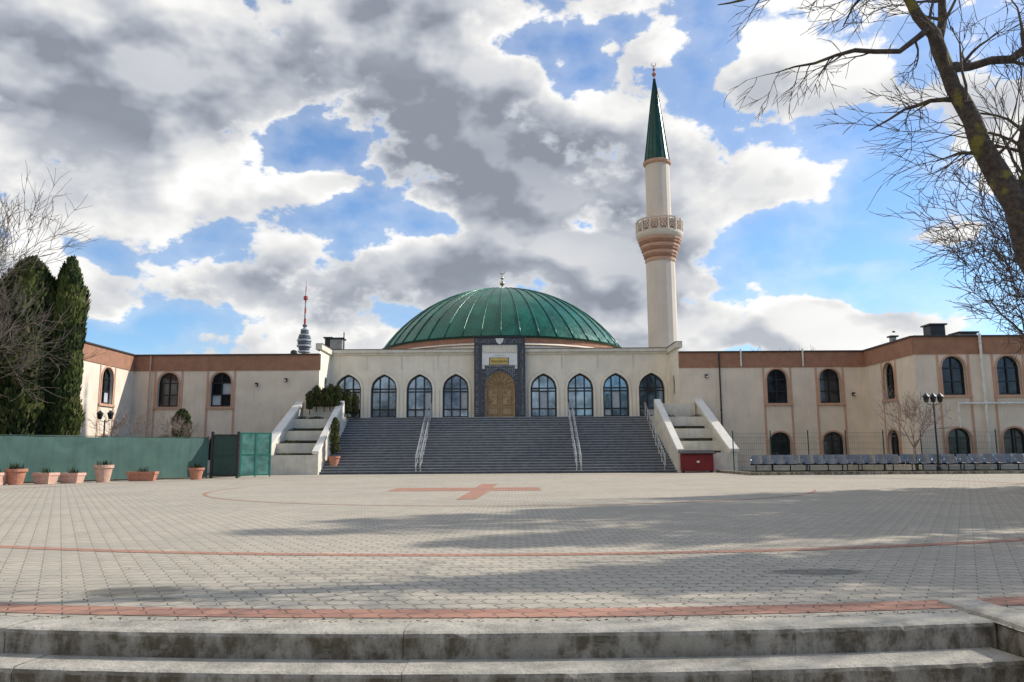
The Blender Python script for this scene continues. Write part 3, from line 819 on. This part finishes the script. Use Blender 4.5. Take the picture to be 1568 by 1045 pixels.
for i in range(420):
    t=g.uniform(-.4,.15); r_=RK-abs(g.gauss(0,.03)) if g.random()<.6 else RK-g.uniform(0,2.5)
    x,y=CC[0]+r_*math.sin(t),CC[1]-r_*math.cos(t); a=g.uniform(0,6.28); s=g.uniform(.006,.02); z=.012
    c_,s__=math.cos(a)*s,math.sin(a)*s
    m_.add([(x-c_,y-s__,z),(x+s__*.5,y-c_*.5,z+g.uniform(0,.008)),(x+c_,y+s__,z),(x-s__*.5,y+c_*.5,z+g.uniform(0,.008))],[(0,1,2,3)],g.choice((LEAFBR,LEAFBR,SOIL,LEAFB)))
m_.build("leaf_litter")
m_=MB()
m_.box(12.6,40,41.6,46.8,-.1,.12,GRASS); m_.box(12.6,40,41.45,41.598,-.1,.15,KERB); m_.box(12.45,12.598,41.45,48.6,-.1,.15,KERB)
m_.build("right_verge")
m_=MB(); m_.add([(-45,35,.02),(-22.3,35,.02),(-16.2,42.2,.02),(-15.6,48.6,.02),(-15.6,53.5,.02),(-45,53.5,.02)],[(0,1,2,3,4,5)],GRASS); m_.build("left_lawn")

def fence_run(name,p0,p1,h,mat,post,nseg,wav=.03,bot=.08):
    mb=MB(); P0=Vector((*p0,0)); P1=Vector((*p1,0)); d=P1-P0; nrm=Vector((d.y,-d.x,0)).normalized(); g=random.Random(8)
    n=nseg*8; rows=6; vs=[];fs=[]
    for i in range(n+1):
        for j in range(rows+1):
            t=i/n; off=0 if i%8==0 else g.uniform(-wav,wav)*.5
            q=P0+d*t+nrm*off; z=bot+(h-bot-(0 if i%8==0 else .04*math.sin(math.pi*(i%8)/8)))*j/rows
            vs.append((q.x,q.y,z))
    for i in range(n):
        for j in range(rows): a=i*(rows+1)+j; fs.append((a,a+rows+1,a+rows+2,a+1))
    mb.add(vs,fs,mat)
    for i in range(nseg+1):
        q=P0+d*i/nseg-nrm*.07; mb.tube([(q.x,q.y,0),(q.x,q.y,h+.10)],.025,8,post)
    mb.tube([(P0.x,P0.y,h+.01),(P1.x,P1.y,h+.01)],.02,6,post)
    return mb.build(name,smooth=True)
fence_run("green_fence",(-30,26.5),(-16.15,42.0),2.12,TARP,DGREEN,9)
gt=empty("fence_gate",(-15.95,42.0,0)); m_=MB()
m_.box(0,1.35,0,.06,.12,2.3,DGREEN)
for x in (0,1.38): m_.bbox(x-.06,x+.06,-.06,.1,0,2.45,DARKM,.015)
m_.box(-.0,1.38,-.03,-.002,2.2,2.3,DARKM); m_.box(0,1.38,-.03,-.002,.1,.2,DARKM); m_.box(.1,1.3,-.02,-.002,1.15,1.2,DARKM)
m_.build("gate_leaf",gt)
m2=MB(); P0=Vector((1.5,.1,0)); d=Vector((1.3,.9,0))
F=Frame(P0,d.normalized(),(d.normalized().y,-d.normalized().x,0)); L=d.length
TEAL=simple("teal_panel",(.09,.21,.18),.3,var=.35,vs=2.5)
for u in (0,L*.5,L): fbox(m2,F,u-.035,u+.035,0.05,2.4,-.03,.03,GREENF)
for z in (.12,1.2,2.34): fbox(m2,F,0.036,L-.036,z,z+.06,-.025,.025,GREENF)
for (ua,ub) in ((.04,L*.5-.04),(L*.5+.04,L-.04)):
    fbox(m2,F,ua,ub,.18,1.2,-.01,.01,TEAL); fbox(m2,F,ua,ub,1.26,2.34,-.01,.01,TEAL)
m2.build("gate_side_panel",gt)

m_=MB()
for i in range(14):
    x=12.9+i*2.2; m_.tube([(x,46.3,0),(x,46.3,2.45)],.035,8,DGREEN)
for z in (.3,.65,1.0,1.35,1.7,2.05,2.3): m_.tube([(12.9,46.3,z),(41,46.3,z)],.006,4,DGREEN)
for i in range(230): x=12.9+i*.125; m_.tube([(x,46.3,.3),(x,46.3,2.3)],.0035,3,DGREEN,cap=False)
m_.build("wire_fence")

m_=MB()
m_.bbox(-.95,.95,-.35,.25,.12,1.12,RED,.03)
m_.hexa([(-1.05,-.5,1.12),(1.05,-.5,1.12),(1.05,.32,1.3),(-1.05,.32,1.3),(-1.05,-.5,1.17),(1.05,-.5,1.17),(1.05,.32,1.35),(-1.05,.32,1.35)],DARKM)
for x in (-.48,.48): m_.box(x-.4,x+.4,-.372,-.352,.22,1.0,RED)
m_.box(-.08,.08,-.39,-.373,.6,.72,MARBLE)
for x in (-.85,.85): m_.box(x-.05,x+.05,-.3,.2,0,.12,DARKM)
m_.build("red_donation_cabinet",loc=(11.15,48.1,0))

def bench(n=4,pitch=.62):
    mb=MB(); W=n*pitch
    mb.tube([(0,.1,.38),(W,.1,.38)],.035,8,DARKM)
    for x in (pitch*.5,W-pitch*.5):
        mb.tube([(x,.1,.04),(x,.1,.38)],.03,8,DARKM); mb.tube([(x,-.25,.03),(x,.38,.03)],.025,6,DARKM)
    for i in range(n):
        x0=i*pitch+.05; x1=(i+1)*pitch-.05
        prof=[(-.24,.40),(-.21,.435),(-.02,.42),(.16,.41),(.22,.46),(.27,.62),(.32,.80),(.36,.90),(.38,.91)]
        nx=5; vs=[];fs=[]
        for j,(y,z) in enumerate(prof):
            for k_ in range(nx+1):
                t=k_/nx; c=(2*t-1)**2
                xx=x0+(x1-x0)*t
                if j in (0,len(prof)-1): xx=(x0+x1)/2+(xx-(x0+x1)/2)*.82
                vs.append((xx,y-(.05*c if j>3 else 0),z+(.03*c if j<=3 else 0)-(.03*c if j==len(prof)-1 else 0)))
        m0=len(vs); vs+= [(a,b+.018,c-.018) for a,b,c in vs]
        for j in range(len(prof)-1):
            for k_ in range(nx):
                a=j*(nx+1)+k_; q=(a,a+1,a+nx+2,a+nx+1); fs.append(q); fs.append(tuple(m0+z_ for z_ in reversed(q)))
        mb.add(vs,fs,SEAT)
    for i in range(n+1):
        x=i*pitch; mb.tube([(x,.14,.38),(x,.2,.62),(x,-.2,.63),(x,-.22,.6)],.016,6,STEEL)
    return mb
bm=bench(); b0=bm.build("beam_seating",loc=(13.3,44.4,.13),rot=R(-6))
for i in range(1,7):
    dup(b0,(13.3+i*2.75,44.4-.28*i-(.1 if i%2 else 0),.13),R(-6+(i%3-1)*2.5))
for i in range(5): dup(b0,(14.6+i*3.1,45.5-.2*i,.13),R(-5))

def lamp(name,loc,h,heads):
    mb=MB(); mb.lathe([(.12,0),(.12,.25),(.07,.35),(.05,.9),(.04,h-.6),(.04,h-.35)],12,(0,0,0),DARKM)
    for dx in heads:
        if dx: mb.tube([(0,0,h-.5),(dx*.6,0,h-.42),(dx,0,h-.35)],.02,6,DARKM)
        mb.lathe([(.04,-.32),(.11,-.28),(.16,-.02),(.2,0)],8,(dx,0,h),DARKM)
        mb.lathe([(.1,-.26),(.145,-.03)],8,(dx,0,h-.0),MARBLE)
        mb.lathe([(.22,0),(.12,.1),(.02,.2)],8,(dx,0,h+.001),DARKM)
    return mb.build(name,loc=loc)
lamp("street_lamp",(23.05,43.0,.1),4.05,(-.38,0,.38))
lamp("street_lamp",(-23.3,45.0,0),3.6,(-.3,.3))

tw=empty("observation_tower",(-301,1125,0)); m_=MB()
TC=simple("tower_concrete",(.42,.44,.47),.8,var=.03,vs=.02); TRD=simple("tower_red",(.45,.08,.06),.6,bmp=0); TD=simple("tower_dark",(.12,.13,.16),.6,bmp=0)
m_.lathe([(7,0),(4.5,60),(3.3,150),(3.2,186)],20,(0,0,0),TC)
for (z,r,hh,mt) in ((150,9,2.5,TC),(154,8,3,TD),(158,10.5,3,TC),(162,9.5,3.2,TD),(166,10.5,3,TC),(170,9,3,TD),(174,8.2,2.5,TC),(178,6,3,TD),(182,6,2,TC)):
    m_.lathe([(r*.9,0),(r,.5),(r,hh),(r*.9,hh+.3)],24,(0,0,z),mt)
for i in range(8):
    z=184+i*8; m_.lathe([(1.9-i*.17,0),(1.8-i*.17,7.9)],10,(0,0,z),TRD if i%2 else TC)
m_.lathe([(3.4,0),(3.4,3)],12,(0,0,188),TD); m_.lathe([(3.2,0),(3.2,5)],12,(0,0,228),TRD); m_.lathe([(.25,0),(.2,10)],6,(0,0,247),TD)
m_.build("tower_shaft",tw)

# ---------------------------------------------------------------- world: Nishita + procedural clouds
w=bpy.data.worlds.new("World"); scene.world=w; w.use_nodes=True; nt=w.node_tree; nt.nodes.clear()
out=N(nt,"ShaderNodeOutputWorld"); sky=N(nt,"ShaderNodeTexSky"); sky.sky_type='NISHITA'; sky.sun_disc=False
sky.sun_elevation=R(SUN_EL); sky.sun_rotation=R(SUN_AZ); sky.air_density=1.0; sky.dust_density=.4; sky.ozone_density=2.5
bg1=N(nt,"ShaderNodeBackground"); bg1.inputs[1].default_value=.15
nt.links.new(MIX(nt,1.0,sky.outputs[0],(.80,1.0,1.18),'MULTIPLY'),bg1.inputs[0])
tc=N(nt,"ShaderNodeTexCoord"); dirv=tc.outputs["Generated"]
sx=N(nt,"ShaderNodeSeparateXYZ"); nt.links.new(dirv,sx.inputs[0]); X,Y,Z=sx.outputs
def mapv(sc,loc=(0,0,0)):
    mp=N(nt,"ShaderNodeMapping"); mp.inputs["Scale"].default_value=sc; mp.inputs["Location"].default_value=loc
    nt.links.new(dirv,mp.inputs[0]); return mp.outputs[0]
n_big=noise(nt,mapv((1,1,1.55)),6.5,10,.58,.0)
n_lit=noise(nt,mapv((1,1,1.55)),6.5,4,.5,.0)
n_off=noise(nt,mapv((1,1,1.55),(.028,.008,.045)),6.5,4,.5,.0)
n_soft=noise(nt,mapv((1,1,2.2),(5,2,8)),2.6,3,.45)
nw=N(nt,"ShaderNodeTexNoise"); nw.inputs["Scale"].default_value=6; nw.inputs["Detail"].default_value=5
nt.links.new(mapv((1,1,1.4),(3,1,2)),nw.inputs["Vector"])
Ym=M(nt,'MAXIMUM',Y,.15)
sc_=N(nt,"ShaderNodeCombineXYZ"); nt.links.new(M(nt,'DIVIDE',X,Ym),sc_.inputs[0]); nt.links.new(M(nt,'DIVIDE',Z,Ym),sc_.inputs[1])
def VM(op,a,b=None,c=None):
    n=N(nt,"ShaderNodeVectorMath",operation=op)
    for i,x in enumerate((a,b,c)):
        if x is None: continue
        if isinstance(x,tuple): n.inputs[i].default_value=x
        else: nt.links.new(x,n.inputs[i])
    return n
wv=VM('MULTIPLY_ADD',nw.outputs["Color"],(.30,.17,0),(-.15,-.085,0)).outputs[0]
UV=VM('ADD',sc_.outputs[0],wv).outputs[0]
def blobs(L):
    acc=0.0
    for (cu,cv,ru,rv,wt_) in L:
        p=VM('MULTIPLY_ADD',UV,(1/ru,1/rv,0),(-cu/ru,-cv/rv,0)).outputs[0]
        s=VM('DOT_PRODUCT',p,p).outputs["Value"]
        acc=M(nt,'MULTIPLY_ADD',M(nt,'POWER',.3679,s),wt_,acc)
    return acc
U=M(nt,'ADD',M(nt,'DIVIDE',X,Ym),M(nt,'MULTIPLY',M(nt,'SUBTRACT',n_soft,.5),.12))
base=MR(nt,U,.12,.36,.60,-.60)
cov=blobs([(.06,.56,.12,.035,-1.0),(.10,.50,.09,.02,-.55),(.27,.54,.05,.08,-.6),(-.256,.405,.10,.03,-1.0),(-.18,.31,.09,.035,-.9),(-.56,.28,.20,.03,-.75),(-.50,.15,.2,.03,-1.1),(-.62,.53,.14,.10,.6),(-.3,.53,.2,.06,.3),
 (.334,.487,.08,.06,1.1),(.50,.475,.12,.07,1.5),(.28,.37,.13,.05,1.0),(.27,.235,.12,.06,1.0),(.465,.165,.10,.03,1.15),(.48,.24,.10,.015,.8),(.55,.30,.06,.025,.9),
 (.66,.45,.08,.06,.9),(.51,.61,.22,.025,.8),(.193,.54,.05,.05,.6),(.33,.16,.16,.022,.9),(.62,.20,.08,.02,.7)])
C=M(nt,'ADD',M(nt,'ADD',base,cov),M(nt,'MULTIPLY',M(nt,'SUBTRACT',n_big,.5),5.0))
mask=M(nt,'MAXIMUM',MR(nt,C,-.05,.25),MR(nt,C,-1.0,.1,0,.25))
relief=M(nt,'MULTIPLY',M(nt,'SUBTRACT',n_lit,n_off),2.3)
relief=M(nt,'MINIMUM',M(nt,'MAXIMUM',relief,-.17),.17)
dark=blobs([(-.455,.51,.34,.085,.44),(-.06,.38,.17,.12,.46),(.06,.25,.18,.08,.46),(-.33,.19,.30,.05,.38),(-.62,.37,.12,.05,.22),(-.05,.60,.2,.03,.25),(-.36,.36,.12,.045,-.35),(-.29,.29,.08,.025,-.22),(.17,.47,.11,.06,-.4)])
Cs=M(nt,'ADD',M(nt,'ADD',base,cov),M(nt,'MULTIPLY',M(nt,'SUBTRACT',n_lit,.5),3.0))
thick=M(nt,'MULTIPLY',MR(nt,Cs,-.05,.75),MR(nt,C,.0,.5))
dk=M(nt,'MULTIPLY',thick,M(nt,'ADD',M(nt,'MINIMUM',M(nt,'MAXIMUM',M(nt,'ADD',.20,dark),.06),.52),M(nt,'MULTIPLY',M(nt,'SUBTRACT',n_soft,.5),.9)))
br=M(nt,'ADD',M(nt,'SUBTRACT',.97,dk),relief)
br=M(nt,'ADD',br,M(nt,'MULTIPLY',M(nt,'SUBTRACT',n_big,.5),.22))
br=M(nt,'MAXIMUM',M(nt,'MINIMUM',br,1.06),.34)
ramp=MIX(nt,MR(nt,br,.35,.9,0,1,False),(.85,.94,1.12),(1.0,.995,.98))
vm=VM('SCALE',ramp); nt.links.new(br,vm.inputs["Scale"])
bg2=N(nt,"ShaderNodeBackground"); bg2.inputs[1].default_value=.97; nt.links.new(vm.outputs[0],bg2.inputs[0])
mk=M(nt,'MULTIPLY',mask,MR(nt,Z,-.02,.02))
ms=N(nt,"ShaderNodeMixShader"); nt.links.new(mk,ms.inputs[0]); nt.links.new(bg1.outputs[0],ms.inputs[1]); nt.links.new(bg2.outputs[0],ms.inputs[2])
nt.links.new(ms.outputs[0],out.inputs[0])
try: w.cycles.sampling_method='MANUAL'; w.cycles.sample_map_resolution=512
except Exception: pass

S=Vector((math.sin(R(SUN_AZ))*math.cos(R(SUN_EL)),math.cos(R(SUN_AZ))*math.cos(R(SUN_EL)),math.sin(R(SUN_EL))))
sl=bpy.data.lights.new("sun",'SUN'); sl.energy=5.0; sl.angle=R(.53); sl.color=(1,.94,.84)
so=bpy.data.objects.new("sun",sl); scene.collection.objects.link(so); so.rotation_euler=S.to_track_quat('Z','Y').to_euler(); so.location=(40,20,40)

cam=bpy.data.cameras.new("camera"); co=bpy.data.objects.new("camera",cam); scene.collection.objects.link(co)
cam.sensor_width=23.5; cam.lens=18; cam.clip_end=6000; cam.clip_start=.05
co.location=(0,0,1.1)
co.rotation_euler=(Matrix.Rotation(R(90+8.3),3,'X')@Matrix.Rotation(R(-.35),3,'Z')).to_euler()
scene.camera=co
scene.view_settings.view_transform='Standard'; scene.view_settings.look='None'; scene.view_settings.exposure=0
